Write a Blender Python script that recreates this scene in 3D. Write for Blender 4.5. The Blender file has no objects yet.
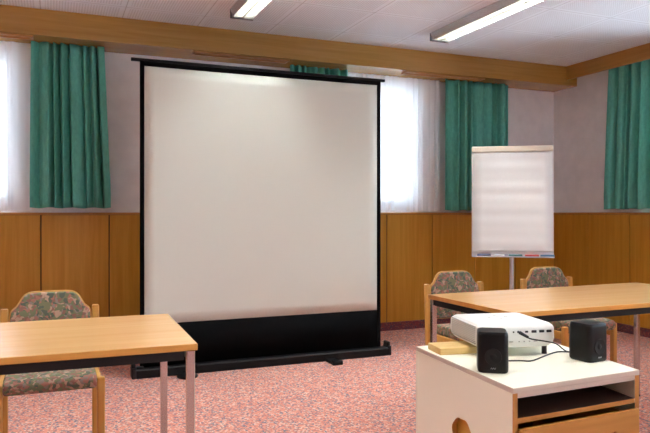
import bpy, bmesh, math, random
from mathutils import Vector, Matrix
random.seed(7)
S = bpy.context.scene
COL = S.collection
PI = math.pi

# ------------------------------------------------------------------ materials
def lin(c):
    return tuple(((v/255)/12.92 if v/255 <= .04045 else ((v/255+.055)/1.055)**2.4) for v in c) + (1.0,)

def new_mat(name):
    m = bpy.data.materials.new(name); m.use_nodes = True
    nt = m.node_tree
    b = nt.nodes.get('Principled BSDF')
    return m, nt, b

def plain(name, rgb, rough=.5, metal=0.0, spec=.5, noise=0.0, nscale=30, bump=0.0, bscale=300):
    m, nt, b = new_mat(name)
    b.inputs['Roughness'].default_value = rough
    b.inputs['Metallic'].default_value = metal
    b.inputs['Specular IOR Level'].default_value = spec
    tc = nt.nodes.new('ShaderNodeTexCoord')
    if noise > 0:
        n = nt.nodes.new('ShaderNodeTexNoise'); n.inputs['Scale'].default_value = nscale
        n.inputs['Detail'].default_value = 3
        nt.links.new(tc.outputs['Object'], n.inputs['Vector'])
        r = nt.nodes.new('ShaderNodeValToRGB')
        r.color_ramp.elements[0].position = .3; r.color_ramp.elements[1].position = .7
        r.color_ramp.elements[0].color = lin([max(0, v*(1-noise)) for v in rgb])
        r.color_ramp.elements[1].color = lin([min(255, v*(1+noise)) for v in rgb])
        nt.links.new(n.outputs['Fac'], r.inputs['Fac'])
        nt.links.new(r.outputs['Color'], b.inputs['Base Color'])
    else:
        b.inputs['Base Color'].default_value = lin(rgb)
    if bump > 0:
        n2 = nt.nodes.new('ShaderNodeTexNoise'); n2.inputs['Scale'].default_value = bscale
        nt.links.new(tc.outputs['Object'], n2.inputs['Vector'])
        bp = nt.nodes.new('ShaderNodeBump'); bp.inputs['Strength'].default_value = bump
        bp.inputs['Distance'].default_value = .002
        nt.links.new(n2.outputs['Fac'], bp.inputs['Height'])
        nt.links.new(bp.outputs['Normal'], b.inputs['Normal'])
    return m

def wood(name, dark, light, axis='Z', rough=.4, spec=.5, fine=1.0):
    """wood grain running along the given object axis"""
    m, nt, b = new_mat(name)
    tc = nt.nodes.new('ShaderNodeTexCoord')
    mp = nt.nodes.new('ShaderNodeMapping')
    sc = {'X': (1.2, 26, 26), 'Y': (26, 1.2, 26), 'Z': (26, 26, 1.2)}[axis]
    mp.inputs['Scale'].default_value = tuple(s*fine for s in sc)
    nt.links.new(tc.outputs['Object'], mp.inputs['Vector'])
    n = nt.nodes.new('ShaderNodeTexNoise')
    n.inputs['Scale'].default_value = 1.0; n.inputs['Detail'].default_value = 4
    n.inputs['Roughness'].default_value = .6; n.inputs['Distortion'].default_value = .4
    nt.links.new(mp.outputs['Vector'], n.inputs['Vector'])
    r = nt.nodes.new('ShaderNodeValToRGB')
    r.color_ramp.elements[0].position = .32; r.color_ramp.elements[1].position = .68
    r.color_ramp.elements[0].color = lin(dark); r.color_ramp.elements[1].color = lin(light)
    nt.links.new(n.outputs['Fac'], r.inputs['Fac'])
    nt.links.new(r.outputs['Color'], b.inputs['Base Color'])
    b.inputs['Roughness'].default_value = rough
    b.inputs['Specular IOR Level'].default_value = spec
    return m

def carpet_mat(name, base, c2, c3, c4, scale=96):
    m, nt, b = new_mat(name)
    tc = nt.nodes.new('ShaderNodeTexCoord')
    v = nt.nodes.new('ShaderNodeTexVoronoi'); v.inputs['Scale'].default_value = scale
    nt.links.new(tc.outputs['Object'], v.inputs['Vector'])
    sp = nt.nodes.new('ShaderNodeSeparateColor')
    nt.links.new(v.outputs['Color'], sp.inputs['Color'])
    r = nt.nodes.new('ShaderNodeValToRGB'); r.color_ramp.interpolation = 'CONSTANT'
    e = r.color_ramp.elements
    e[0].position = 0; e[0].color = lin(base)
    e[1].position = .42; e[1].color = lin(c2)
    x = e.new(.62); x.color = lin(c3)
    x = e.new(.80); x.color = lin(c4)
    nt.links.new(sp.outputs['Red'], r.inputs['Fac'])
    nt.links.new(r.outputs['Color'], b.inputs['Base Color'])
    b.inputs['Roughness'].default_value = .95
    b.inputs['Specular IOR Level'].default_value = .1
    n = nt.nodes.new('ShaderNodeTexNoise'); n.inputs['Scale'].default_value = 420
    nt.links.new(tc.outputs['Object'], n.inputs['Vector'])
    bp = nt.nodes.new('ShaderNodeBump'); bp.inputs['Strength'].default_value = .5; bp.inputs['Distance'].default_value = .004
    nt.links.new(n.outputs['Fac'], bp.inputs['Height']); nt.links.new(bp.outputs['Normal'], b.inputs['Normal'])
    return m

def chair_fabric():
    m, nt, b = new_mat('patterned_upholstery')
    tc = nt.nodes.new('ShaderNodeTexCoord')
    n = nt.nodes.new('ShaderNodeTexNoise'); n.inputs['Scale'].default_value = 14; n.inputs['Detail'].default_value = 2
    nt.links.new(tc.outputs['Object'], n.inputs['Vector'])
    mx = nt.nodes.new('ShaderNodeMix'); mx.data_type = 'VECTOR'; mx.inputs['Factor'].default_value = .07
    nt.links.new(tc.outputs['Object'], mx.inputs[4]); nt.links.new(n.outputs['Color'], mx.inputs[5])
    v = nt.nodes.new('ShaderNodeTexVoronoi'); v.inputs['Scale'].default_value = 74
    nt.links.new(mx.outputs[1], v.inputs['Vector'])
    sp = nt.nodes.new('ShaderNodeSeparateColor'); nt.links.new(v.outputs['Color'], sp.inputs['Color'])
    r = nt.nodes.new('ShaderNodeValToRGB'); r.color_ramp.interpolation = 'CONSTANT'
    e = r.color_ramp.elements
    cols = [(0, (124, 128, 98)), (.2, (172, 122, 106)), (.36, (98, 108, 94)), (.5, (188, 158, 136)),
            (.62, (146, 108, 96)), (.74, (120, 128, 98)), (.88, (146, 134, 124))]
    e[0].position = 0; e[0].color = lin(cols[0][1])
    e[1].position = cols[1][0]; e[1].color = lin(cols[1][1])
    for p, c in cols[2:]:
        x = e.new(p); x.color = lin(c)
    nt.links.new(sp.outputs['Green'], r.inputs['Fac'])
    nt.links.new(r.outputs['Color'], b.inputs['Base Color'])
    b.inputs['Roughness'].default_value = .9
    b.inputs['Specular IOR Level'].default_value = .15
    return m

def curtain_mat(name, rgb, trans=.35):
    m, nt, b = new_mat(name)
    out = nt.nodes['Material Output']
    tc = nt.nodes.new('ShaderNodeTexCoord')
    n = nt.nodes.new('ShaderNodeTexNoise'); n.inputs['Scale'].default_value = 60; n.inputs['Detail'].default_value = 4
    mp = nt.nodes.new('ShaderNodeMapping'); mp.inputs['Scale'].default_value = (1, 1, .35)
    nt.links.new(tc.outputs['Object'], mp.inputs['Vector']); nt.links.new(mp.outputs['Vector'], n.inputs['Vector'])
    r = nt.nodes.new('ShaderNodeValToRGB')
    r.color_ramp.elements[0].position = .3; r.color_ramp.elements[1].position = .7
    r.color_ramp.elements[0].color = lin([v*.95 for v in rgb]); r.color_ramp.elements[1].color = lin([min(255, v*1.05) for v in rgb])
    nt.links.new(n.outputs['Fac'], r.inputs['Fac'])
    nt.links.new(r.outputs['Color'], b.inputs['Base Color'])
    b.inputs['Roughness'].default_value = .8; b.inputs['Specular IOR Level'].default_value = .2
    t = nt.nodes.new('ShaderNodeBsdfTranslucent')
    nt.links.new(r.outputs['Color'], t.inputs['Color'])
    ms = nt.nodes.new('ShaderNodeMixShader'); ms.inputs[0].default_value = trans
    nt.links.new(b.outputs[0], ms.inputs[1]); nt.links.new(t.outputs[0], ms.inputs[2])
    nt.links.new(ms.outputs[0], out.inputs['Surface'])
    return m

def sheer_mat():
    m, nt, b = new_mat('sheer_voile')
    out = nt.nodes['Material Output']
    nt.nodes.remove(b)
    d = nt.nodes.new('ShaderNodeBsdfDiffuse'); d.inputs['Color'].default_value = (.95, .95, .96, 1)
    t = nt.nodes.new('ShaderNodeBsdfTranslucent'); t.inputs['Color'].default_value = (.9, .9, .92, 1)
    tr = nt.nodes.new('ShaderNodeBsdfTransparent')
    a = nt.nodes.new('ShaderNodeMixShader'); a.inputs[0].default_value = .22
    nt.links.new(d.outputs[0], a.inputs[1]); nt.links.new(t.outputs[0], a.inputs[2])
    c = nt.nodes.new('ShaderNodeMixShader'); c.inputs[0].default_value = .05
    nt.links.new(a.outputs[0], c.inputs[1]); nt.links.new(tr.outputs[0], c.inputs[2])
    nt.links.new(c.outputs[0], out.inputs['Surface'])
    return m

def glass_mat():
    m, nt, b = new_mat('window_glass')
    out = nt.nodes['Material Output']
    nt.nodes.remove(b)
    g = nt.nodes.new('ShaderNodeBsdfGlossy'); g.inputs['Roughness'].default_value = .02
    tr = nt.nodes.new('ShaderNodeBsdfTransparent')
    f = nt.nodes.new('ShaderNodeFresnel'); f.inputs['IOR'].default_value = 1.45
    c = nt.nodes.new('ShaderNodeMixShader')
    nt.links.new(f.outputs[0], c.inputs[0])
    nt.links.new(tr.outputs[0], c.inputs[1]); nt.links.new(g.outputs[0], c.inputs[2])
    nt.links.new(c.outputs[0], out.inputs['Surface'])
    return m

def emit_mat(name, rgb, strength):
    m, nt, b = new_mat(name)
    b.inputs['Base Color'].default_value = lin(rgb)
    b.inputs['Emission Color'].default_value = lin(rgb)
    b.inputs['Emission Strength'].default_value = strength
    return m

TILE = .612
def ceiling_mat():
    """perforated acoustic tiles: a dot grid inside each tile, a plain margin, a fine joint"""
    m, nt, b = new_mat('perforated_ceiling_tiles')
    L = nt.links.new
    tc = nt.nodes.new('ShaderNodeTexCoord')
    sx = nt.nodes.new('ShaderNodeSeparateXYZ'); L(tc.outputs['Object'], sx.inputs[0])
    def math_(op, a, b_=None, c=None):
        n = nt.nodes.new('ShaderNodeMath'); n.operation = op
        for i, q in enumerate((a, b_, c)):
            if q is None: continue
            if isinstance(q, (int, float)): n.inputs[i].default_value = q
            else: L(q, n.inputs[i])
        return n.outputs[0]
    def edge(axis, off):
        t = math_('FRACT', math_('MULTIPLY', math_('SUBTRACT', axis, off), 1/TILE))
        return math_('MULTIPLY', math_('MINIMUM', t, math_('SUBTRACT', 1.0, t)), TILE)   # metres to the nearest joint
    ex = edge(sx.outputs[0], 1.75); ey = edge(sx.outputs[1], 4.645)
    e = math_('MINIMUM', ex, ey)
    joint = math_('LESS_THAN', e, .0035)
    field = math_('GREATER_THAN', e, .034)
    P = .0204
    fx = math_('SUBTRACT', math_('FRACT', math_('MULTIPLY', sx.outputs[0], 1/P)), .5)
    fy = math_('SUBTRACT', math_('FRACT', math_('MULTIPLY', sx.outputs[1], 1/P)), .5)
    d = math_('SQRT', math_('ADD', math_('MULTIPLY', fx, fx), math_('MULTIPLY', fy, fy)))
    hole = math_('MULTIPLY', math_('LESS_THAN', d, .30), field)
    mk = math_('MAXIMUM', math_('MULTIPLY', hole, .30), math_('MULTIPLY', joint, .4))
    mx = nt.nodes.new('ShaderNodeMix'); mx.data_type = 'RGBA'
    L(mk, mx.inputs['Factor'])
    mx.inputs[6].default_value = lin((240, 247, 254)); mx.inputs[7].default_value = lin((120, 112, 110))
    L(mx.outputs[2], b.inputs['Base Color'])
    b.inputs['Roughness'].default_value = .8
    b.inputs['Specular IOR Level'].default_value = .2
    return m

M = {}
M['wall'] = plain('painted_plaster', (234, 229, 227), .85, spec=.2, noise=.02, nscale=8, bump=.15, bscale=180)
M['ceiling'] = ceiling_mat()
M['carpet'] = carpet_mat('speckled_carpet', (220, 148, 130), (200, 132, 122), (128, 124, 134), (226, 188, 170))
M['carpet_trim'] = carpet_mat('carpet_skirting', (132, 70, 74), (110, 66, 80), (88, 74, 88), (146, 92, 86))
M['panel'] = wood('oak_wall_panel', (190, 132, 34), (206, 150, 54), 'Z', .38, .45)
M['panel_cap'] = wood('oak_cap_rail', (182, 124, 56), (202, 146, 76), 'X', .35, .45)
M['groove'] = plain('panel_groove', (74, 44, 14), .7)
M['beam'] = wood('oak_beam', (164, 120, 50), (182, 138, 68), 'X', .25, .55)
M['valance'] = wood('oak_valance', (160, 114, 50), (178, 132, 66), 'Y', .3, .5)
M['green'] = curtain_mat('green_curtain_cloth', (108, 190, 172), .14)
M['sheer'] = sheer_mat()
M['glass'] = glass_mat()
M['pvc'] = plain('white_window_frame', (236, 236, 236), .4)
M['black_case'] = plain('black_satin_metal', (6, 6, 7), .5, spec=.25)
M['black_cloth'] = plain('black_screen_cloth', (3, 3, 4), .8, spec=.1, noise=.1, nscale=6)
M['white_screen'] = plain('matt_white_screen', (216, 220, 209), .9, spec=.1)
M['black_plastic'] = plain('black_plastic', (8, 8, 9), .5, spec=.35)
M['table_top'] = wood('beech_table_top', (234, 180, 118), (242, 192, 132), 'X', .2, .9, .8)
M['table_edge'] = wood('beech_edge_band', (192, 136, 60), (206, 150, 72), 'X', .4, .5)
M['black_frame'] = plain('black_steel_frame', (8, 8, 8), .5, spec=.35)
M['chrome'] = plain('chromed_steel', (190, 186, 186), .22, 1.0)
M['grey_metal'] = plain('silver_grey_metal', (206, 208, 214), .35, .3)
M['chair_wood'] = wood('beech_chair_wood', (204, 150, 70), (222, 170, 88), 'Z', .38, .5)
M['fabric'] = chair_fabric()
M['cart_white'] = plain('cream_laminate', (244, 240, 218), .38)
M['cart_edge'] = plain('pale_laminate_edge', (206, 190, 172), .5)
M['cart_oak'] = wood('oak_cart_board', (172, 116, 46), (192, 136, 64), 'X', .42, .45)
M['cart_oak_v'] = wood('oak_cart_edge', (168, 112, 44), (184, 128, 58), 'Z', .45, .45)
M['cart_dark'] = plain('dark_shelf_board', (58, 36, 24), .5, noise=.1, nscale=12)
M['projector'] = plain('white_projector_plastic', (238, 238, 232), .4)
M['proj_vent'] = plain('vent_slot_grey', (176, 174, 166), .6)
M['proj_port'] = plain('dark_port', (44, 42, 42), .5)
M['proj_mark'] = plain('grey_print', (228, 228, 223), .6)
M['speaker'] = plain('black_speaker_shell', (4, 4, 5), .4, spec=.3)
M['driver'] = plain('speaker_cone_grey', (16, 15, 14), .55, spec=.3)
M['logo'] = plain('pale_print', (190, 190, 190), .5)
M['cable'] = plain('black_cable_rubber', (22, 21, 21), .45)
M['block'] = wood('pale_pine', (222, 184, 112), (236, 204, 138), 'X', .5, .4)
M['paper'] = plain('white_paper', (236, 238, 235), .75, spec=.2)
M['cream_metal'] = plain('cream_clamp_metal', (226, 220, 200), .3)
M['board'] = plain('white_board_enamel', (232, 228, 226), .3)
M['lamp_body'] = plain('brushed_aluminium', (214, 214, 214), .25, .8)
M['lamp_cap'] = plain('grey_lamp_cap', (86, 86, 88), .5)
M['louvre'] = plain('cream_louvre', (112, 108, 98), .5, spec=.2)
M['tube'] = emit_mat('fluorescent_tube', (242, 248, 250), 52.0)
M['hole_wood'] = wood('golden_drawer_board', (206, 150, 60), (226, 176, 84), 'Y', .3, .5)

# ------------------------------------------------------------------ mesh helpers
def merge(bm, tmp, mi=0):
    for f in tmp.faces: f.material_index = mi
    me = bpy.data.meshes.new('t'); tmp.to_mesh(me); tmp.free()
    bm.from_mesh(me); bpy.data.meshes.remove(me)

def box(bm, x0, x1, y0, y1, z0, z1, bev=0, seg=2, mi=0, mat=None):
    t = bmesh.new()
    bmesh.ops.create_cube(t, size=1)
    for v in t.verts:
        v.co = Vector((x0+(v.co.x+.5)*(x1-x0), y0+(v.co.y+.5)*(y1-y0), z0+(v.co.z+.5)*(z1-z0)))
    if bev > 0:
        bmesh.ops.bevel(t, geom=t.edges[:], offset=bev, segments=seg, profile=.5, affect='EDGES')
    if mat is not None: bmesh.ops.transform(t, matrix=mat, verts=t.verts)
    merge(bm, t, mi)

def cyl(bm, p0, p1, r0, r1=None, seg=16, mi=0):
    p0 = Vector(p0); p1 = Vector(p1); r1 = r0 if r1 is None else r1
    t = bmesh.new(); d = p1-p0
    bmesh.ops.create_cone(t, cap_ends=True, segments=seg, radius1=r0, radius2=r1, depth=d.length)
    q = d.to_track_quat('Z', 'Y').to_matrix().to_4x4(); q.translation = (p0+p1)/2
    bmesh.ops.transform(t, matrix=q, verts=t.verts)
    merge(bm, t, mi)

def prism(bm, pts, axis, a, b, bev=0, seg=2, mi=0, mat=None):
    """closed outline extruded along an axis; pts are (x,z) for axis 'Y', (y,z) for 'X', (x,y) for 'Z'"""
    t = bmesh.new()
    def mk(p, w):
        return {'Y': (p[0], w, p[1]), 'X': (w, p[0], p[1]), 'Z': (p[0], p[1], w)}[axis]
    A = [t.verts.new(mk(p, a)) for p in pts]; B = [t.verts.new(mk(p, b)) for p in pts]
    n = len(pts)
    t.faces.new(A); t.faces.new(B[::-1])
    for i in range(n): t.faces.new((A[i], B[i], B[(i+1) % n], A[(i+1) % n]))
    bmesh.ops.recalc_face_normals(t, faces=t.faces)
    if bev > 0:
        es = [e for e in t.edges if len(e.link_faces) == 2 and any(len(f.verts) == n for f in e.link_faces)]
        bmesh.ops.bevel(t, geom=es, offset=bev, segments=seg, profile=.5, affect='EDGES')
    if mat is not None: bmesh.ops.transform(t, matrix=mat, verts=t.verts)
    merge(bm, t, mi)

def smooth_pts(pts, n=10):
    P = [Vector(p) for p in pts]; out = []
    for i in range(len(P)-1):
        p0 = P[max(i-1, 0)]; p1 = P[i]; p2 = P[i+1]; p3 = P[min(i+2, len(P)-1)]
        for k in range(n):
            t = k/n
            out.append(.5*((2*p1)+(p2-p0)*t+(2*p0-5*p1+4*p2-p3)*t*t+(3*p1-p0-3*p2+p3)*t**3))
    out.append(P[-1]); return out

def tube(bm, pts, r, seg=8, mi=0):
    t = bmesh.new(); rings = []
    for i, p in enumerate(pts):
        d = (pts[min(i+1, len(pts)-1)]-pts[max(i-1, 0)]).normalized()
        up = Vector((0, 0, 1)) if abs(d.z) < .95 else Vector((1, 0, 0))
        a = d.cross(up).normalized(); b = a.cross(d).normalized()
        rings.append([t.verts.new(p+a*r*math.cos(2*PI*k/seg)+b*r*math.sin(2*PI*k/seg)) for k in range(seg)])
    for i in range(len(rings)-1):
        for k in range(seg):
            t.faces.new((rings[i][k], rings[i][(k+1) % seg], rings[i+1][(k+1) % seg], rings[i+1][k]))
    t.faces.new(rings[0][::-1]); t.faces.new(rings[-1])
    bmesh.ops.recalc_face_normals(t, faces=t.faces)
    merge(bm, t, mi)

def obj(name, bm, mats, parent=None, loc=(0, 0, 0), rz=0, smooth=False, angle=40):
    me = bpy.data.meshes.new(name)
    bm.to_mesh(me); bm.free()
    for m in (mats if isinstance(mats, (list, tuple)) else [mats]): me.materials.append(m)
    if smooth:
        for p in me.polygons: p.use_smooth = True
        me.set_sharp_from_angle(angle=math.radians(angle))
    o = bpy.data.objects.new(name, me); COL.objects.link(o)
    o.location = loc; o.rotation_euler = (0, 0, rz)
    if parent: o.parent = parent
    return o

def tag(o, label=None, cat=None, group=None, kind=None):
    if label: o['label'] = label
    if cat: o['category'] = cat
    if group: o['group'] = group
    if kind: o['kind'] = kind
    return o

def thing(name, label, cat, loc=(0, 0, 0), rz=0, group=None):
    o = bpy.data.objects.new(name, None); COL.objects.link(o)
    o.empty_display_size = .1
    o.location = loc; o.rotation_euler = (0, 0, rz)
    return tag(o, label, cat, group)

def children(o): return [c for c in bpy.data.objects if c.parent == o]

def dup(o, loc, rz, label=None):
    def cp(s, par):
        c = s.copy(); COL.objects.link(c); c.parent = par
        for ch in children(s): cp(ch, c)
        return c
    r = cp(o, None); r.location = loc; r.rotation_euler = (0, 0, rz)
    if label: r['label'] = label
    return r

def struct(name, bm, mats, label=None, parent=None, cat=None, **k):
    o = obj(name, bm, mats, parent, **k)
    if parent is None:
        tag(o, label, cat, None, 'structure')
    return o

# ------------------------------------------------------------------ the room
U0, U1 = -3.2, 5.30          # left and right wall
V0, V1 = -3.6, 5.92          # rear and back wall
ZC = 2.785                   # ceiling
ZB = 2.58                    # underside of the beam
ZW = 1.20                    # top of the panelling
VB = 5.557                   # front of the beam
T = .25

bm = bmesh.new(); box(bm, U0-T, U1+T, V0-T, V1+T, -.12, 0)
struct('floor', bm, M['carpet'], 'salmon pink speckled carpet floor', cat='floor')
bm = bmesh.new(); box(bm, U0-T, U1+T, V0-T, V1+T, ZC, ZC+.12)
struct('ceiling', bm, M['ceiling'], 'white ceiling of perforated acoustic tiles', cat='ceiling')

def wall_with_holes(name, axis, a0, a1, w0, w1, holes, z0, z1, label):
    """axis 'X': wall runs along x between a0,a1, thickness y w0..w1; axis 'Y' likewise along y"""
    bm = bmesh.new()
    def b(p, q, lo, hi):
        if q-p < 1e-4 or hi-lo < 1e-4: return
        if axis == 'X': box(bm, p, q, w0, w1, lo, hi)
        else: box(bm, w0, w1, p, q, lo, hi)
    cur = a0
    for (h0, h1, hz0, hz1) in sorted(holes):
        b(cur, h0, z0, z1); b(h0, h1, z0, hz0); b(h0, h1, hz1, z1); cur = h1
    b(cur, a1, z0, z1)
    return struct(name, bm, M['wall'], label, cat='wall')

WZ0, WZ1 = 1.27, 2.52
WB = [(-1.45, -.29), (2.32, 3.50)]
WR = [(3.42, 4.70), (.6, 1.9), (-1.9, -.6)]  # farthest window is real; the others are off view, added to light the room
WL = []
WK = [(3.0, 4.3)]  # unseen rear window, added to bring in more daylight
wall_with_holes('wall_back', 'X', U0-T, U1+T, V1, V1+T, [(a, b, WZ0, WZ1) for a, b in WB], 0, ZC, 'pale plaster back wall behind the screen')
wall_with_holes('wall_right', 'Y', V0-T, V1, U1, U1+T, [(a, b, WZ0, WZ1) for a, b in WR], 0, ZC, 'pale plaster wall on the right side')
wall_with_holes('wall_left', 'Y', V0-T, V1, U0-T, U0, [(a, b, .9, WZ1) for a, b in WL], 0, ZC, 'pale plaster wall on the left side')
wall_with_holes('wall_rear', 'X', U0, U1, V0-T, V0, [(a, b, .9, WZ1) for a, b in WK], 0, ZC, 'pale plaster wall behind the viewer')

# oak panelling: boards with grooves, cap rail
PT = .022
def panelling(name, axis, joints, face, sign, label):
    """boards between successive joints; face is the wall plane, sign points into the room"""
    bm = bmesh.new()
    f1 = face+sign*PT; fg = face+sign*.012
    lo, hi = joints[0], joints[-1]
    def b(p, q, w0, w1, z0, z1, bev, mi):
        w0, w1 = min(w0, w1), max(w0, w1)
        if axis == 'X': box(bm, p, q, w0, w1, z0, z1, bev, 1, mi)
        else: box(bm, w0, w1, p, q, z0, z1, bev, 1, mi)
    b(lo, hi, face, fg, .085, ZW-.02, 0, 1)
    for p, q in zip(joints[:-1], joints[1:]):
        b(p+.0048, q-.0048, face, f1, .085, ZW-.022, .0015, 0)
    b(lo, hi, face, face+sign*.034, ZW-.020, ZW, .002, 2)
    return struct(name, bm, [M['panel'], M['groove'], M['panel_cap']], label, cat='wall panelling')
J = [U0]+[x for x in [-.087+.537*k for k in range(-5, 10)] if x > U0+.05]+[U1]
panelling('trim_1', 'X', J, V1, -1, 'oak panelling along the back wall below the windows')
JR = [V0]+[5.925-.545*k for k in range(17, 0, -1)]+[V1-PT-.001]
panelling('trim_2', 'Y', JR, U1, -1, 'oak panelling along the right wall')
bm = bmesh.new(); box(bm, U0, U1, V1-.03, V1, 0, .085, .004, 1)
struct('baseboard_back', bm, M['carpet_trim'], 'dark red carpet skirting strip along the back wall', cat='skirting')
bm = bmesh.new(); box(bm, U1-.03, U1, V0, V1-.03, 0, .085, .004, 1)
struct('baseboard_right', bm, M['carpet_trim'], 'dark red carpet skirting strip along the right wall', cat='skirting')

# beam above the windows with recessed vent slots in its underside
SLOTS = [(-.99, -.15), (1.13, 1.97), (3.20, 4.10)]
SV0, SV1 = VB+.038, VB+.130
bm = bmesh.new()
box(bm, U0, U1, VB, VB+.022, ZB, ZC)                       # front board
def under(p, q, a, b): box(bm, p, q, a, b, ZB, ZB+.018)
under(U0, U1, VB+.022, SV0); under(U0, U1, SV1, V1)
cur = U0
for a, b in SLOTS: under(cur, a, SV0, SV1); cur = b
under(cur, U1, SV0, SV1)
struct('trim_3', bm, M['beam'], 'long oak beam below the ceiling above the windows', cat='beam')
bm = bmesh.new()
box(bm, 5.15, 5.172, V0, VB-.001, 2.638, ZC)
box(bm, 5.172, U1, V0, VB-.001, 2.76, ZC)
struct('trim_4', bm, M['valance'], 'oak curtain valance along the top of the right wall', cat='valance')

names = ['long slot vent in the oak beam above the leftmost window', 'long slot vent in the oak beam above the projection screen',
         'long slot vent in the oak beam above the sheer curtain right of the screen']
for (a, b), lab in zip(SLOTS, names):
    t = thing('air_vent', lab, 'vent', ((a+b)/2, (SV0+SV1)/2, ZB), 0, 'slot vents in the beam')
    h = (b-a)/2; w = (SV1-SV0)/2
    bm = bmesh.new()
    for s in (-1, 1):
        box(bm, -h-.012, h+.012, s*w-.010, s*w+.010, -.012, .0005, .002, 1)
        box(bm, s*h-.010, s*h+.010, -w+.011, w-.011, -.012, .0005, .002, 1)
    obj('frame', bm, M['panel_cap'], t)
    for k in (-1, 0, 1):
        bm = bmesh.new(); box(bm, -h+.011, h-.011, k*.022-.005, k*.022+.005, -.004, .016, .001, 1)
        obj('slat', bm, M['panel_cap'], t)
    bm = bmesh.new(); box(bm, -h+.001, h-.001, -w+.001, w-.001, .019, .024)
    obj('backing', bm, M['groove'], t)

# windows
def window(name, axis, a, b, w, z0, z1, label, mullion=True):
    """frame set in the wall; w is the plane of the pane"""
    bm = bmesh.new(); F = .065
    def bx(bm, p, q, d0, d1, lo, hi, bev=.004, mi=0):
        if axis == 'X': box(bm, p, q, w+d0, w+d1, lo, hi, bev, 1, mi)
        else: box(bm, w+d0, w+d1, p, q, lo, hi, bev, 1, mi)
    bx(bm, a, a+F, -.04, .04, z0, z1); bx(bm, b-F, b, -.04, .04, z0, z1)
    bx(bm, a+F, b-F, -.04, .04, z0, z0+F); bx(bm, a+F, b-F, -.04, .04, z1-F, z1)
    if mullion: bx(bm, (a+b)/2-.05, (a+b)/2+.05, -.045, .045, z0+F, z1-F)
    o = struct(name, bm, M['pvc'], label, cat='window')
    g = bmesh.new(); bx(g, a+F, b-F, -.006, .006, z0+F, z1-F, 0)
    obj('pane', g, M['glass'], o)
    return o
window('window_1', 'X', *WB[0], V1+.14, WZ0, WZ1, 'white framed window behind the left sheer curtain')
window('window_2', 'X', *WB[1], V1+.14, WZ0, WZ1, 'white framed window behind the sheer curtain right of the screen')
for i, (a, b) in enumerate(WR):
    window('window_%d' % (3+i), 'Y', a, b, U1+.14, WZ0, WZ1, 'white framed window in the right wall, added for light except the farthest one')
for i, (a, b) in enumerate(WL):
    window('window_%d' % (3+len(WR)+i), 'Y', a, b, U0-.14, .9, WZ1, 'white framed window in the left wall')

for i, (a, b) in enumerate(WK):
    window('window_%d' % (3+len(WR)+len(WL)+i), 'X', a, b, V0-.14, .9, WZ1, 'white framed window added for light in the wall behind the viewer')

# ------------------------------------------------------------------ curtains
def curtain(name, a, b, w, axis, z0, z1, folds, amp, mat, label, cat, group, seed, top_scale=1.0, top_side=0.0, nx=320, nz=22, thick=.0022, fine=.12):
    """hanging cloth; a..b its span along the wall, w its plane, folds how many pleats, denser and shallower at the heading"""
    rnd = random.Random(seed)
    ph = [rnd.uniform(0, 2*PI) for _ in range(6)]
    bm = bmesh.new(); rows = []
    for j in range(nz+1):
        t = j/nz; z = z1+(z0-z1)*t
        row = []
        for i in range(nx+1):
            s = i/nx
            k = top_scale+(1-top_scale)*min(1, t*1.1)
            x = a+(b-a)*(s*k+(1-k)*top_side)
            warp = s+.030*math.sin(2*PI*2.3*s+ph[0])+.016*math.sin(2*PI*5.1*s+ph[1])+.010*t*math.sin(2*PI*1.4*s+ph[2])
            A = amp*(.72+.28*min(1, t*1.6))*(.75+.25*math.sin(2*PI*1.7*s+ph[3]))
            d = A*(1-2*abs(math.sin(PI*folds*warp+ph[4]))**1.4)
            d += A*fine*math.sin(2*PI*folds*2.1*warp+ph[5])*(1-.4*t)
            x += .22*A*math.cos(2*PI*folds*warp+2*ph[4])
            zz = z+(.004*math.sin(2*PI*folds*.5*s+ph[2]) if j == nz else 0)
            row.append(bm.verts.new((x, w+d, zz) if axis == 'X' else (w+d, x, zz)))
        rows.append(row)
    for j in range(nz):
        for i in range(nx):
            bm.faces.new((rows[j][i], rows[j][i+1], rows[j+1][i+1], rows[j+1][i]))
    c = Vector(((a+b)/2, w, z0)) if axis == 'X' else Vector((w, (a+b)/2, z0))
    bmesh.ops.translate(bm, verts=bm.verts, vec=-c)
    o = obj(name, bm, mat, None, c, 0, True, 180)
    if thick:
        md = o.modifiers.new('thickness', 'SOLIDIFY'); md.thickness = thick; md.offset = 0
    return tag(o, label, cat, group)

G1 = 'green curtains beside the windows'
CZ1 = ZB-.003
curtain('curtain', -.160, .462, 5.775, 'X', 1.238, CZ1, 7.5, .058, M['green'], 'green curtain with a rounded lower corner at the left window', 'curtain', G1, 3, .9, .1)
curtain('curtain', 2.05, 2.66, 5.775, 'X', 1.238, CZ1, 7.5, .055, M['green'], 'green curtain mostly hidden behind the top of the projection screen', 'curtain', G1, 5, .97)
curtain('curtain', 3.735, 4.55, 5.775, 'X', 1.222, CZ1, 8, .056, M['green'], 'green curtain behind the flip chart', 'curtain', G1, 8, .99, 1)
curtain('curtain', 4.30, 5.10, 5.235, 'Y', 1.235, 2.755, 8, .046, M['green'], 'green curtain hanging on the right wall', 'curtain', G1, 11, .91, 0)
G2 = 'white sheer curtains over the windows'
curtain('sheer_curtain', -1.62, -.155, 5.85, 'X', 1.215, CZ1, 17, .013, M['sheer'], 'white sheer curtain at the far left beside a green curtain', 'curtain', G2, 21, nx=300, thick=0, fine=.5)
curtain('sheer_curtain', 2.25, 3.735, 5.855, 'X', 1.215, CZ1, 17, .013, M['sheer'], 'white sheer curtain between the projection screen and a green curtain', 'curtain', G2, 23, nx=300, thick=0, fine=.5)

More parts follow.
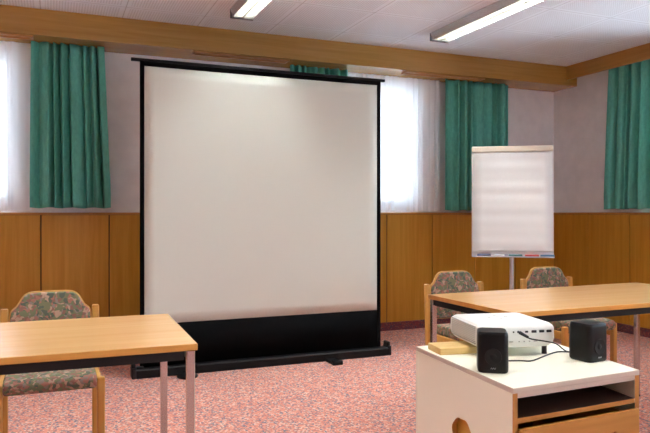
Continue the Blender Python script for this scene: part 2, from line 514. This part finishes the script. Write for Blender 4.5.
# ------------------------------------------------------------------ ceiling lights
def ceiling_light(u, v1, label):
    L_, W, H = 1.50, .185, .07
    t = thing('ceiling_light', label, 'ceiling light', (u, v1-L_/2, ZC-H), 0, 'louvred ceiling lights')
    h = L_/2
    bm = bmesh.new()
    box(bm, -W/2, W/2, -h, h, H-.006, H-.001)
    for s in (-1, 1):
        prism(bm, [(s*W/2, H-.006), (s*(W/2-.004), H-.006), (s*(W/2-.016), .002), (s*(W/2-.012), 0)][::s], 'Y', -h, h)
    obj('housing', bm, M['lamp_body'], t)
    for s in (-1, 1):
        bm = bmesh.new(); box(bm, -W/2, W/2, s*h-.004, s*h+.012*1 if s > 0 else s*h+.004, -.002, H-.001, .002, 1)
        obj('end_cap', bm, M['lamp_cap'], t)
    bm = bmesh.new()
    n = 40
    for k in range(n):
        y = -h+.03+(L_-.06)*k/(n-1)
        box(bm, -W/2+.018, W/2-.018, y-.0012, y+.0012, .002, .044)
    box(bm, -.002, .002, -h+.02, h-.02, .002, .044)
    obj('louvre', bm, M['louvre'], t)
    for s in (-1, 1):
        bm = bmesh.new(); cyl(bm, (s*.038, -h+.06, .0545), (s*.038, h-.06, .0545), .0085, seg=10)
        obj('tube', bm, M['tube'], t, smooth=True)
    return t
l0 = ceiling_light(1.37, 4.985, 'louvred ceiling light above the projection screen, left of the other')
for u, v, lab in [(3.17, 4.975, 'long louvred ceiling light at the top right'),
                  (-.40, 4.0, 'louvred ceiling light added as fill over the left table'),  # from here on: lights outside the frame, added to brighten the room
                  (1.40, 2.4, 'louvred ceiling light added as fill over the aisle'),
                  (3.17, 2.4, 'louvred ceiling light added as fill over the right table'),
                  (-.40, 1.8, 'louvred ceiling light added as fill beside the left table'),
                  (-2.0, 4.0, 'louvred ceiling light added as fill left of the left table'),
                  (3.17, -.4, 'louvred ceiling light added as fill behind and right of the viewer'),
                  (4.55, 2.0, 'louvred ceiling light added as fill by the right wall'),
                  (-1.6, 1.6, 'louvred ceiling light added as fill near the left wall'),
                  (1.40, -.4, 'louvred ceiling light added as fill behind the viewer'),
                  (-.40, -.4, 'louvred ceiling light added as fill behind and left of the viewer')]:
    dup(l0, (u, v-.75, ZC-.07), 0, lab)

# ------------------------------------------------------------------ projection screen
sc_u0, sc_u1, sc_v = .527, 2.633, 4.87
cu = (sc_u0+sc_u1)/2; hw = (sc_u1-sc_u0)/2
t = thing('projection_screen', 'tall free-standing white projection screen with black borders, floor case and top bar', 'projection screen', (cu, sc_v+.05, 0))
SH = .03          # cloth plane behind the origin
bm = bmesh.new()
prof = [(-.05, .006), (-.045, .0), (.045, .0), (.05, .006), (.05, .058), (.043, .066), (-.043, .066), (-.05, .058)]
prism(bm, prof, 'X', -hw+.03, hw-.03)
obj('floor_case', bm, M['black_case'], t)
for s in (-1, 1):
    bm = bmesh.new()
    x0, x1 = (s*hw, s*(hw-.03)); x0, x1 = min(x0, x1), max(x0, x1)
    box(bm, x0, x1, -.052, .052, 0, .078, .006, 2)
    box(bm, x0+.001, x1-.001, -.035, .05, .07, .112, .010, 2)
    obj('end_cap', bm, M['black_plastic'], t)
bm = bmesh.new(); box(bm, -hw+.035, -hw+.085, -.03, .0, .066, .082, .004, 2)
obj('latch', bm, M['driver'], t)
bm = bmesh.new()   # right foot: a short bar swung out to the front
box(bm, .45, .535, -.215, .04, -.0, .022, .006, 2); box(bm, .45, .535, -.215, -.17, .0, .036, .008, 2)
obj('foot', bm, M['black_plastic'], t)
bm = bmesh.new()
pts = [(-.67+.075*math.cos(a), -.12+.085*math.sin(a)) for a in [2*PI*k/28 for k in range(28)]]
prism(bm, pts, 'Z', 0, .016, .005, 2); box(bm, -.72, -.62, -.12, .03, 0, .012, .003, 1)
obj('foot', bm, M['black_plastic'], t, smooth=True)
# picture cloth
x0, x1 = .622-cu, 2.530-cu
z0, z1 = .377, 2.274
bm = bmesh.new(); nX, nZ = 24, 24
def sag(x, z):    # cloth very gently curled at its sides
    return -.012*abs(x/.95)**3*(1 if z < 2.2 else .5)
vv = [[bm.verts.new((x0+(x1-x0)*i/nX, SH+sag(x0+(x1-x0)*i/nX, 0), z0+(z1-z0)*j/nZ)) for i in range(nX+1)] for j in range(nZ+1)]
for j in range(nZ):
    for i in range(nX): bm.faces.new((vv[j][i], vv[j][i+1], vv[j+1][i+1], vv[j+1][i]))
o = obj('viewing_surface', bm, M['white_screen'], t, smooth=True)
md = o.modifiers.new('thickness', 'SOLIDIFY'); md.thickness = .0012
# black borders and the black drop to the case
bm = bmesh.new()
bw = .038
def strip(xa, xb, za, zb, nx=20):
    for i in range(nx):
        p = xa+(xb-xa)*i/nx; q = xa+(xb-xa)*(i+1)/nx
        vs = [bm.verts.new((X, SH+sag(X, 0)-.0005, Z)) for X, Z in ((p, za), (q, za), (q, zb), (p, zb))]
        bm.faces.new(vs)
strip(x0-bw*.85, x0, .06, z1+.045, 1); strip(x1, x1+bw*.9, .06, z1+.045, 1)
strip(x0, x1, z1, z1+.045)
bmesh.ops.remove_doubles(bm, verts=bm.verts, dist=1e-5)
o = obj('black_border', bm, M['black_cloth'], t, smooth=True)
md = o.modifiers.new('thickness', 'SOLIDIFY'); md.thickness = .0012
bm = bmesh.new(); strip(x0, x1, .06, z0)
bmesh.ops.remove_doubles(bm, verts=bm.verts, dist=1e-5)
o = obj('black_drop', bm, M['black_cloth'], t, smooth=True)
md = o.modifiers.new('thickness', 'SOLIDIFY'); md.thickness = .0012
bm = bmesh.new()
box(bm, x0-bw-.055, x1+bw+.04, SH-.014, SH+.016, z1+.034, z1+.056, .004, 2)
obj('top_bar', bm, M['black_case'], t)
bm = bmesh.new(); cyl(bm, (0, SH+.03, .06), (0, SH+.03, z1+.045), .012)
obj('support_pole', bm, M['black_case'], t, smooth=True)

# ------------------------------------------------------------------ tables
def make_table(loc, rz, label):
    L_, D, H, TH = 1.60, .735, .74, .024
    t = thing('seminar_table', label, 'table', loc, rz, 'seminar tables')
    bm = bmesh.new(); box(bm, -L_/2, L_/2, -D/2, D/2, H-TH, H, .002, 1)
    for f in bm.faces:
        f.material_index = 0 if f.normal.z > .9 else 1
    obj('tabletop', bm, [M['table_top'], M['table_edge']], t)
    bm = bmesh.new(); a = .014; ap = .034
    z0, z1 = H-TH-ap, H-TH
    box(bm, -L_/2+.045, L_/2-.045, -D/2+a, -D/2+a+.02, z0, z1); box(bm, -L_/2+.045, L_/2-.045, D/2-a-.02, D/2-a, z0, z1)
    box(bm, -L_/2+a, -L_/2+a+.02, -D/2+.045, D/2-.045, z0, z1); box(bm, L_/2-a-.02, L_/2-a, -D/2+.045, D/2-.045, z0, z1)
    obj('frame', bm, M['black_frame'], t)
    for sx in (-1, 1):
        for sy in (-1, 1):
            bm = bmesh.new()
            cx, cy = sx*(L_/2-.022), sy*(D/2-.022)
            box(bm, cx-.0145, cx+.0145, cy-.0145, cy+.0145, .012, H-TH, .003, 2)
            lg = obj('leg', bm, M['chrome'], t)
            bm = bmesh.new(); box(bm, cx-.016, cx+.016, cy-.016, cy+.016, 0, .014, .003, 1)
            obj('foot_cap', bm, M['black_plastic'], lg)
    return t
make_table((-.3205, 2.680, 0), math.radians(-1.2), 'beech topped seminar table at the left with square chrome legs')
make_table((2.752, 2.815, 0), math.radians(.6), 'beech topped seminar table at the right behind the projector')

# ------------------------------------------------------------------ chairs
def make_chair(loc, rz, label):
    t = thing('upholstered_chair', label, 'chair', loc, rz, 'upholstered wooden chairs')
    W = .225
    for s in (-1, 1):
        bm = bmesh.new()       # rear post, leaning back a little above the seat
        pr = [(-.018, 0), (.016, 0), (.016, .42), (.030, .733), (-.002, .733), (-.018, .42)]
        xa, xb = s*W, s*(W-.034)
        prism(bm, pr, 'X', min(xa, xb), max(xa, xb), .007, 3)
        obj('leg', bm, M['chair_wood'], t, smooth=True)
        bm = bmesh.new()
        box(bm, min(xa, xb), max(xa, xb), -.41, -.374, 0, .462, .007, 3)
        obj('leg', bm, M['chair_wood'], t, smooth=True)
        bm = bmesh.new()
        xa, xb = s*(W-.006), s*(W-.030)
        box(bm, min(xa, xb), max(xa, xb), -.374, -.018, .375, .425, .005, 2)
        obj('side_rail', bm, M['chair_wood'], t, smooth=True)
    for ya in (-.30, -.03):
        bm = bmesh.new(); box(bm, -W+.031, W-.031, ya, ya+.022, .392, .4155, .004, 2)
        obj('cross_rail', bm, M['chair_wood'], t, smooth=True)
    bm = bmesh.new()
    hs = W-.036
    # seat pad: crowned top with a rolled front edge
    pr = [(-.437, .440), (-.442, .456), (-.436, .472), (-.415, .484), (-.37, .490), (-.2, .486), (-.05, .480), (-.03, .472), (-.026, .45),
          (-.03, .428), (-.05, .420), (-.38, .417), (-.42, .421)]
    prism(bm, pr, 'X', -hs, hs, .014, 3)
    obj('seat', bm, M['fabric'], t, smooth=True, angle=60)
    # backrest: shaped plywood shell with a padded panel set inside its rim
    def outline(ins):
        key = [(.0, .813), (.07, .8125), (.108, .806), (.130, .788), (.145, .762), (.160, .740), (.178, .724), (.187, .700),
               (.189, .65), (.189, .55), (.182, .518), (.155, .505), (.08, .503), (0, .503)]
        half = [(v.x, v.y) for v in smooth_pts([(x, z, 0) for x, z in key], 3)]
        half[0] = key[0]; half[-1] = key[-1]
        pts = half+[(-x, z) for x, z in half[-2:0:-1]]
        cx, cz = 0, .665
        out = []
        n = len(pts)
        for i in range(n):
            p = Vector(pts[i]); a = Vector(pts[i-1]); b = Vector(pts[(i+1) % n])
            d = (b-a).normalized(); nrm = Vector((d.y, -d.x))
            q = p-nrm*-ins if (p-Vector((cx, cz))).dot(nrm) < 0 else p-nrm*ins
            out.append((q.x, q.y))
        return out
    tilt = Matrix.Translation((0, .004, .42)) @ Matrix.Rotation(math.radians(-4.5), 4, 'X') @ Matrix.Translation((0, 0, -.42))
    bm = bmesh.new(); prism(bm, outline(0), 'Y', -.012, .006, .004, 2, mat=tilt)
    br = obj('backrest', bm, M['chair_wood'], t, smooth=True)
    bm = bmesh.new(); prism(bm, outline(.006), 'Y', -.034, -.012, .010, 3, mat=tilt)
    obj('back_cushion', bm, M['fabric'], br, smooth=True, angle=60)
    return t
ch = make_chair((-.006, 3.50, 0), math.radians(0), 'wooden chair with patterned upholstery behind the left table')
dup(ch, (2.462, 3.67, 0), math.radians(0), 'wooden chair with patterned upholstery at the left end of the right table')
dup(ch, (3.262, 3.70, 0), math.radians(0), 'wooden chair with patterned upholstery behind the right table, right of the flip chart pole')

# ------------------------------------------------------------------ flip chart
fu, fv = None, None
yaw = math.radians(-34)
FZ = 5.86; FX = (512-325)/655*FZ
fu = .9232*FX+.3843*FZ; fv = -.3843*FX+.9232*FZ
t = thing('flip_chart', 'flip chart stand with white board on a silver pole by the panelling', 'flip chart', (fu, fv, 0), yaw)
lean = Matrix.Translation((0, 0, 1.3)) @ Matrix.Rotation(math.radians(-3.0), 4, 'X') @ Matrix.Translation((0, 0, -1.3))
B0, B1, BW = .800, 1.795, .352
bm = bmesh.new(); box(bm, -BW, BW, -.012, .012, B0, B1-.01, .005, 2, mat=lean)
obj('board', bm, M['board'], t)
bm = bmesh.new(); box(bm, -BW, BW, -.034, .012, B1-.052, B1, .006, 2, mat=lean)
obj('clamp_bar', bm, M['cream_metal'], t)
bm = bmesh.new()
box(bm, -BW, BW, -.062, -.012, B0, B0+.006, .002, 1, mat=lean); box(bm, -BW, BW, -.064, -.058, B0, B0+.011, .002, 1, mat=lean)
obj('pen_tray', bm, M['grey_metal'], t)
bm = bmesh.new(); cyl(bm, (0, .03, .05), (0, .03, 1.2), .019, seg=20); cyl(bm, (0, .03, .05), (0, .03, .45), .024, seg=20)
obj('pole', bm, M['grey_metal'], t, smooth=True)
bm = bmesh.new(); box(bm, -.05, .05, .01, .05, 1.12, 1.24, .004, 1, mat=None)
obj('mounting_bracket', bm, M['grey_metal'], t)
for k in range(5):
    a = 2*PI*k/5+.3
    bm = bmesh.new(); d = Vector((math.cos(a), math.sin(a), 0))
    c = Vector((0, .03, 0))
    cyl(bm, c+Vector((0, 0, .085)), c+d*.33+Vector((0, 0, .05)), .019, .013, 12)
    cyl(bm, c+d*.325+Vector((0, 0, .0)), c+d*.325+Vector((0, 0, .05)), .022, .016, 12)
    obj('leg', bm, M['grey_metal'], t, smooth=True)
# paper pad hanging from the clamp, slightly wavy
bm = bmesh.new(); nX, nZ = 8, 60
P0, P1, PW = B0+.050, B1-.054, BW-.010
vv = []
for j in range(nZ+1):
    z = P0+(P1-P0)*j/nZ; k = (P1-z)/(P1-P0)
    w = .0017*math.sin(5.5*2*PI*k**.9+.8)*min(1, k*6)+.0008*math.sin(9*2*PI*k)
    vv.append([bm.verts.new(lean @ Vector((-PW+2*PW*i/nX, -.0235-w, z))) for i in range(nX+1)])
for j in range(nZ):
    for i in range(nX): bm.faces.new((vv[j][i], vv[j][i+1], vv[j+1][i+1], vv[j+1][i]))
o = obj('paper_pad', bm, M['paper'], None, (fu, fv, 0), yaw, True, 180)
md = o.modifiers.new('thickness', 'SOLIDIFY'); md.thickness = .003; md.offset = 0
tag(o, 'blank white paper pad clamped on the flip chart', 'paper pad')
for x, rgb, nm in [(-.25, (60, 70, 96), 'dark blue'), (-.10, (150, 150, 160), 'grey'), (.02, (60, 120, 110), 'teal green'), (.16, (205, 70, 50), 'red'), (.29, (70, 110, 140), 'pale blue')]:
    bm = bmesh.new()
    cyl(bm, (-.055, 0, 0), (.03, 0, 0), .0095, seg=10); cyl(bm, (.03, 0, 0), (.062, 0, 0), .0105, seg=10, mi=1)
    o = obj('marker_pen', bm, [M['paper'] if nm == 'grey' else plain('marker_'+nm.replace(' ', '_'), rgb, .4), plain('marker_cap_'+nm.replace(' ', '_'), rgb, .4)], None, smooth=True)
    p = lean @ Vector((x, -.045, B0+.0175))
    R = Matrix.Rotation(yaw, 4, 'Z')
    o.location = R @ p+Vector((fu, fv, 0)); o.rotation_euler = (0, 0, yaw)
    tag(o, '%s marker pen in the flip chart tray' % nm, 'marker', 'markers in the flip chart tray')

# ------------------------------------------------------------------ media cart
CU, CV, CW, CD, CH = 1.345, 1.640, .470, .545, .75
n_before_cart = set(bpy.data.objects.keys())
t = thing('media_cart', 'cream laminate cabinet with oak edges carrying the projector', 'cabinet', (CU, CV, 0))
w, d = CW/2, CD/2
bm = bmesh.new(); box(bm, -w, w, -d, d, CH-.014, CH, .0012, 1)
for f in bm.faces: f.material_index = 0 if f.normal.z > .9 else 1
obj('top', bm, [M['cart_white'], M['cart_edge']], t)
# left side panel with a worn round grip hole
ST = .017
def side_panel(x0, hole):
    bm = bmesh.new()
    z0, z1 = .06, CH-.0145
    y0, y1 = -d+.003, d
    if not hole:
        box(bm, x0, x0+ST, y0, y1, z0, z1)
    else:
        hc = (-.022, .545); n = 40
        ring = []
        for k in range(n):
            a = 2*PI*k/n
            r = .054*(1+.05*math.sin(3*a+.5)+.03*math.sin(7*a))
            ring.append((hc[0]+r*math.cos(a), hc[1]+r*math.sin(a)))
        def rect_pt(a):      # where the ray at angle a meets the panel outline
            c, s = math.cos(a), math.sin(a); best = 9
            for lim, comp, o_ in ((y1, c, hc[0]), (y0, c, hc[0]), (z1, s, hc[1]), (z0, s, hc[1])):
                if abs(comp) > 1e-9:
                    q = (lim-o_)/comp
                    if q > 1e-6: best = min(best, q)
            return (hc[0]+c*best, hc[1]+s*best)
        ang = sorted([2*PI*k/n for k in range(n)]+[math.atan2(z-hc[1], y-hc[0]) % (2*PI) for y in (y0, y1) for z in (z0, z1)])
        inner = [(hc[0]+.054*(1+.05*math.sin(3*a+.5)+.03*math.sin(7*a))*math.cos(a), hc[1]+.054*(1+.05*math.sin(3*a+.5)+.03*math.sin(7*a))*math.sin(a)) for a in ang]
        outer = [rect_pt(a) for a in ang]
        N = len(ang)
        V = lambda p, x: bm.verts.new((x, p[0], p[1]))
        iA = [V(p, x0) for p in inner]; oA = [V(p, x0) for p in outer]
        iB = [V(p, x0+ST) for p in inner]; oB = [V(p, x0+ST) for p in outer]
        for k in range(N):
            m = (k+1) % N
            bm.faces.new((iA[k], oA[k], oA[m], iA[m])); bm.faces.new((iB[k], iB[m], oB[m], oB[k]))
            f = bm.faces.new((iA[k], iA[m], iB[m], iB[k])); f.material_index = 1
            f = bm.faces.new((oA[k], oB[k], oB[m], oA[m]))
        bmesh.ops.recalc_face_normals(bm, faces=bm.faces)
    bm.normal_update()
    for f in bm.faces:
        if f.normal.y < -.9 and f.calc_center_median().y < -d+.01: f.material_index = 1
    return obj('side_panel', bm, [M['cart_white'], M['cart_oak_v']], t)
side_panel(-w, True); side_panel(w-ST, False)
bm = bmesh.new(); box(bm, -w+ST, w-ST, -d+.004, -d+.02, CH-.028, CH-.0145)
obj('front_rail', bm, M['cart_edge'], t)
bm = bmesh.new(); box(bm, -w+ST, w-ST, d-.012, d, .07, CH-.0145)
obj('back_panel', bm, M['cart_white'], t)
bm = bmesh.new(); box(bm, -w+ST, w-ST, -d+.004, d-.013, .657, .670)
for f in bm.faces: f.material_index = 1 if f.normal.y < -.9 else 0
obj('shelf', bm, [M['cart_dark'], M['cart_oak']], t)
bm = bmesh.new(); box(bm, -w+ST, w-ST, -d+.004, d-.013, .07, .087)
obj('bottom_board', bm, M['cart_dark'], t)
# drawer: oak front with a grip slot, boards behind it
bm = bmesh.new()
xa, xb = -w+ST+.001, w-.0005
zt, zb = .643, .40
ga, gb, gz0, gz1 = .03, .132, .566, .592
ya, yb = -d-.001, -d+.0025
def db(p, q, z0, z1): box(bm, p, q, -d-.008, -d+.0025, z0, z1)
xb = w-.010
for p, q, z0_, z1_ in ((xa, ga, zb, zt), (gb, xb, zb, zt), (ga, gb, zb, gz0), (ga, gb, gz1, zt)): db(p, q, z0_, z1_)
dr = obj('drawer', bm, M['cart_oak'], t)
bm = bmesh.new()
box(bm, -w+ST+.006, -w+ST+.018, -d+.004, d-.03, .42, .625); box(bm, w-ST-.018, w-ST-.006, -d+.004, d-.03, .42, .625)
box(bm, -w+ST+.018, w-ST-.018, d-.042, d-.03, .42, .625); box(bm, -w+ST+.018, w-ST-.018, -d+.006, d-.042, .42, .43)
obj('drawer_box', bm, M['hole_wood'], dr)
bm = bmesh.new(); box(bm, xa, xb, -d-.013, -d+.0025, .09, .394, .001, 1)
obj('door', bm, M['cart_oak'], t)
for sx in (-1, 1):
    for sy in (-1, 1):
        bm = bmesh.new(); c = Vector((sx*(w-.04), sy*(d-.05), .025))
        cyl(bm, c+Vector((-.01, 0, 0)), c+Vector((.01, 0, 0)), .025, seg=18)
        box(bm, c.x-.014, c.x+.014, c.y-.014, c.y+.014, .045, .068)
        obj('castor', bm, M['black_plastic'], t, smooth=True)

# the home-made carcass is not square: its plan is a slightly skewed four-sided shape
A, B, C_, D_ = (1.087, 1.360), (1.549, 1.382), (1.618, 1.905), (1.128, 1.915)      # near left, near right, far right, far left
for o in bpy.data.objects:
    if o.name in n_before_cart or o.type != 'MESH': continue
    for v in o.data.vertices:
        a = (v.co.x+w)/(2*w); b = (v.co.y+d)/(2*d)
        for i in (0, 1):
            v.co[i] = (1-a)*(1-b)*A[i]+a*(1-b)*B[i]+a*b*C_[i]+(1-a)*b*D_[i]-(CU, CV)[i]
    o.data.update()

# ------------------------------------------------------------------ things on the cart
bm = bmesh.new(); box(bm, -.115, .115, -.05, .05, 0, .021, .0015, 1)
o = obj('wooden_block', bm, M['block'], None, (1.249, 1.796, CH), math.radians(-9))
tag(o, 'flat pale wooden block on the cabinet top under the projector', 'wooden block')

pr_rz = math.radians(-12)
PC = (1.366, 1.775, CH)
t = thing('projector', 'white projector with vented sides on the cabinet top', 'projector', PC, pr_rz)
PW_, PD_, PZ0, PZ1 = .132, .122, .0275, .102
def rr(hx, hy, r, n=6, bow=0.0, bowy=0.0):
    pts = []
    for cx, cy, a0 in ((hx-r, hy-r, 0), (-hx+r, hy-r, PI/2), (-hx+r, -hy+r, PI), (hx-r, -hy+r, 1.5*PI)):
        for k in range(n+1):
            a = a0+PI/2*k/n
            pts.append((cx+r*math.cos(a), cy+r*math.sin(a)))
    out = []
    for x, y in pts:
        if y > 0: y += bow*(1-(x/hx)**2)
        if y < 0: y -= bowy*(1-(x/hx)**2)
        out.append((x, y))
    return out
def loft(bm, levels, mi=0):
    rings = [[bm.verts.new((x, y, z)) for x, y in pts] for pts, z in levels]
    n = len(rings[0])
    for a, b in zip(rings[:-1], rings[1:]):
        for k in range(n):
            bm.faces.new((a[k], a[(k+1) % n], b[(k+1) % n], b[k]))
    bm.faces.new(rings[0][::-1]); bm.faces.new(rings[-1])
bm = bmesh.new()
loft(bm, [(rr(PW_-.014, PD_-.012, .02, bow=.012), PZ0), (rr(PW_-.004, PD_-.003, .02, bow=.014), PZ0+.010), (rr(PW_, PD_, .02, bow=.016), PZ0+.026),
          (rr(PW_-.001, PD_-.0005, .02, bow=.016), PZ1-.016), (rr(PW_-.004, PD_-.003, .02, bow=.015), PZ1-.009), (rr(PW_-.012, PD_-.010, .02, bow=.013), PZ1-.0025),
          (rr(PW_-.03, PD_-.028, .02, bow=.010), PZ1)])
obj('body', bm, M['projector'], t, smooth=True, angle=28)
for k in range(10):
    bm = bmesh.new(); z = PZ0+.012+k*.0058
    box(bm, -PW_-.0008, -PW_+.003, -PD_+.022, PD_-.03, z, z+.0022, .0004, 1)
    obj('vent_slot', bm, M['proj_vent'], t)
bm = bmesh.new(); cyl(bm, (.07, PD_-.02, .055), (.07, PD_+.022, .055), .026, seg=24); cyl(bm, (.07, PD_+.021, .055), (.07, PD_+.023, .055), .02, seg=24, mi=1)
obj('lens', bm, [M['proj_vent'], M['speaker']], t, smooth=True)
for x, wd, hh in ((-.014, .005, .005), (.002, .007, .007), (.030, .010, .006), (.055, .017, .008), (.081, .017, .008), (.106, .017, .008)):
    bm = bmesh.new(); box(bm, x-wd/2, x+wd/2, -PD_-.0014, -PD_+.004, .077-hh/2, .077+hh/2, .0012, 2)
    obj('port', bm, M['proj_port'], t)
for x in (-.022, .005, .022, .040, .060):
    bm = bmesh.new(); wd = .012 if x in (-.022, .060) else .004
    box(bm, x-wd/2, x+wd/2, -PD_-.001, -PD_+.004, .0455, .0485)
    obj('connector', bm, M['proj_vent'], t)
for sx in (-1, 1):
    bm = bmesh.new(); cyl(bm, (sx*.105, -PD_+.028, 0), (sx*.105, -PD_+.028, PZ0+.004), .008, seg=12)
    obj('foot', bm, M['lamp_cap'], t, smooth=True)
bm = bmesh.new()
for x, y in ((-.03, .02), (.0, .02), (.03, .02), (.0, .045), (.0, -.005)):
    cyl(bm, (x, y, PZ1-.001), (x, y, PZ1+.0012), .0065, seg=14)
obj('button_pad', bm, M['proj_mark'], t, smooth=True)

def make_speaker(loc, rz, label):
    t = thing('speaker', label, 'speaker', loc, rz, 'small black speakers on the cabinet')
    bm = bmesh.new(); hx, hy, H = .0425, .040, .114
    base = rr(hx, hy, .014, bow=.008, bowy=.003)
    def sc(f, g=None): return [(x*f, y*f) for x, y in base]
    loft(bm, [(sc(.93), 0), (sc(.985), .004), (sc(1), .010), (sc(1), H*.5), (sc(.985), H-.010), (sc(.965), H-.004), (sc(.90), H)])
    obj('enclosure', bm, M['speaker'], t, smooth=True, angle=35)
    y = -hy-.0025
    bm = bmesh.new(); n = 28
    rings = []
    for r, yy in ((.0235, y+.002), (.0225, y-.0018), (.019, y-.0012), (.009, y+.0006), (.006, y-.001), (.0, y-.002)):
        rings.append([bm.verts.new((r*math.cos(2*PI*k/n), yy, .046+r*math.sin(2*PI*k/n))) for k in range(n)] if r > 0 else [bm.verts.new((0, yy, .046))])
    for a, b in zip(rings[:-1], rings[1:]):
        for k in range(n):
            if len(b) == 1: bm.faces.new((a[k], a[(k+1) % n], b[0]))
            else: bm.faces.new((a[k], a[(k+1) % n], b[(k+1) % n], b[k]))
    bmesh.ops.recalc_face_normals(bm, faces=bm.faces)
    obj('driver', bm, M['driver'], t, smooth=True, angle=30)
    bm = bmesh.new()     # small pale emblem: two looped strokes
    pts = smooth_pts([(-.007, y-.0008, .012), (-.005, y-.0008, .0155), (-.002, y-.0008, .0120), (.001, y-.0008, .0155), (.004, y-.0008, .0120), (.0065, y-.0008, .0160)], 5)
    tube(bm, pts, .0007, 6)
    obj('emblem', bm, M['logo'], t)
    return t
make_speaker((1.161, 1.545, CH), math.radians(-33), 'small black speaker at the front left of the cabinet top')
make_speaker((1.517, 1.545, CH), math.radians(6), 'small black speaker at the right edge of the cabinet top')

# cables
R = Matrix.Translation(PC) @ Matrix.Rotation(pr_rz, 4, 'Z')
plug0 = R @ Vector((.002, -PD_-.009, .077)); plug1 = R @ Vector((.018, -PD_-.032, .066))
bm = bmesh.new()
cyl(bm, plug0, plug1, .0055, .0042, 12)
d = (plug1-plug0).normalized()
pts = smooth_pts([plug1-d*.004, plug1+d*.010, (1.399, 1.600, CH+.054), (1.442, 1.600, CH+.043), (1.478, 1.604, CH+.020), (1.496, 1.606, CH+.013), (1.505, 1.6000, CH+.013)], 10)
tube(bm, pts, .0021, 8)
o = obj('audio_cable', bm, M['cable'], None, smooth=True)
tag(o, 'black audio cable plugged into the projector and running to the right speaker', 'cable', 'black cables on the cabinet')
bm = bmesh.new()
pts = smooth_pts([(1.192, 1.600, CH+.022), (1.215, 1.618, CH+.012), (1.26, 1.617, CH+.0027), (1.304, 1.600, CH+.0027), (1.333, 1.585, CH+.0027), (1.3956, 1.612, CH+.0027), (1.45, 1.638, CH+.0027), (1.50, 1.655, CH+.0027), (1.522, 1.635, CH+.004), (1.522, 1.602, CH+.008)], 10)
tube(bm, pts, .0021, 8)
o = obj('speaker_cable', bm, M['cable'], None, smooth=True)
tag(o, 'black speaker cable lying on the cabinet top between the two speakers', 'cable', 'black cables on the cabinet')

# ------------------------------------------------------------------ light, sky, camera
w_ = bpy.data.worlds.new('daylight'); S.world = w_; w_.use_nodes = True
nt = w_.node_tree; bg = nt.nodes['Background']
bg.inputs['Color'].default_value = (.68, .85, 1.0, 1); bg.inputs['Strength'].default_value = 3.0

cam = bpy.data.cameras.new('camera'); co = bpy.data.objects.new('camera', cam); COL.objects.link(co)
cam.sensor_width = 36; cam.lens = 36*655/650
cam.shift_y = -4.0/650
cam.clip_start = .05
co.location = (0, 0, 1.2)
co.rotation_euler = (PI/2, 0, -math.radians(22.6))
S.camera = co
S.view_settings.view_transform = 'Standard'; S.view_settings.look = 'None'
S.view_settings.gamma = 1; S.view_settings.use_curve_mapping = False
S.view_settings.exposure = 2.6
S.cycles.max_bounces = 10; S.cycles.diffuse_bounces = 5; S.cycles.glossy_bounces = 4
S.cycles.transparent_max_bounces = 16; S.cycles.sample_clamp_indirect = 6
S.cycles.caustics_reflective = False; S.cycles.caustics_refractive = False
S.cycles.use_denoising = True
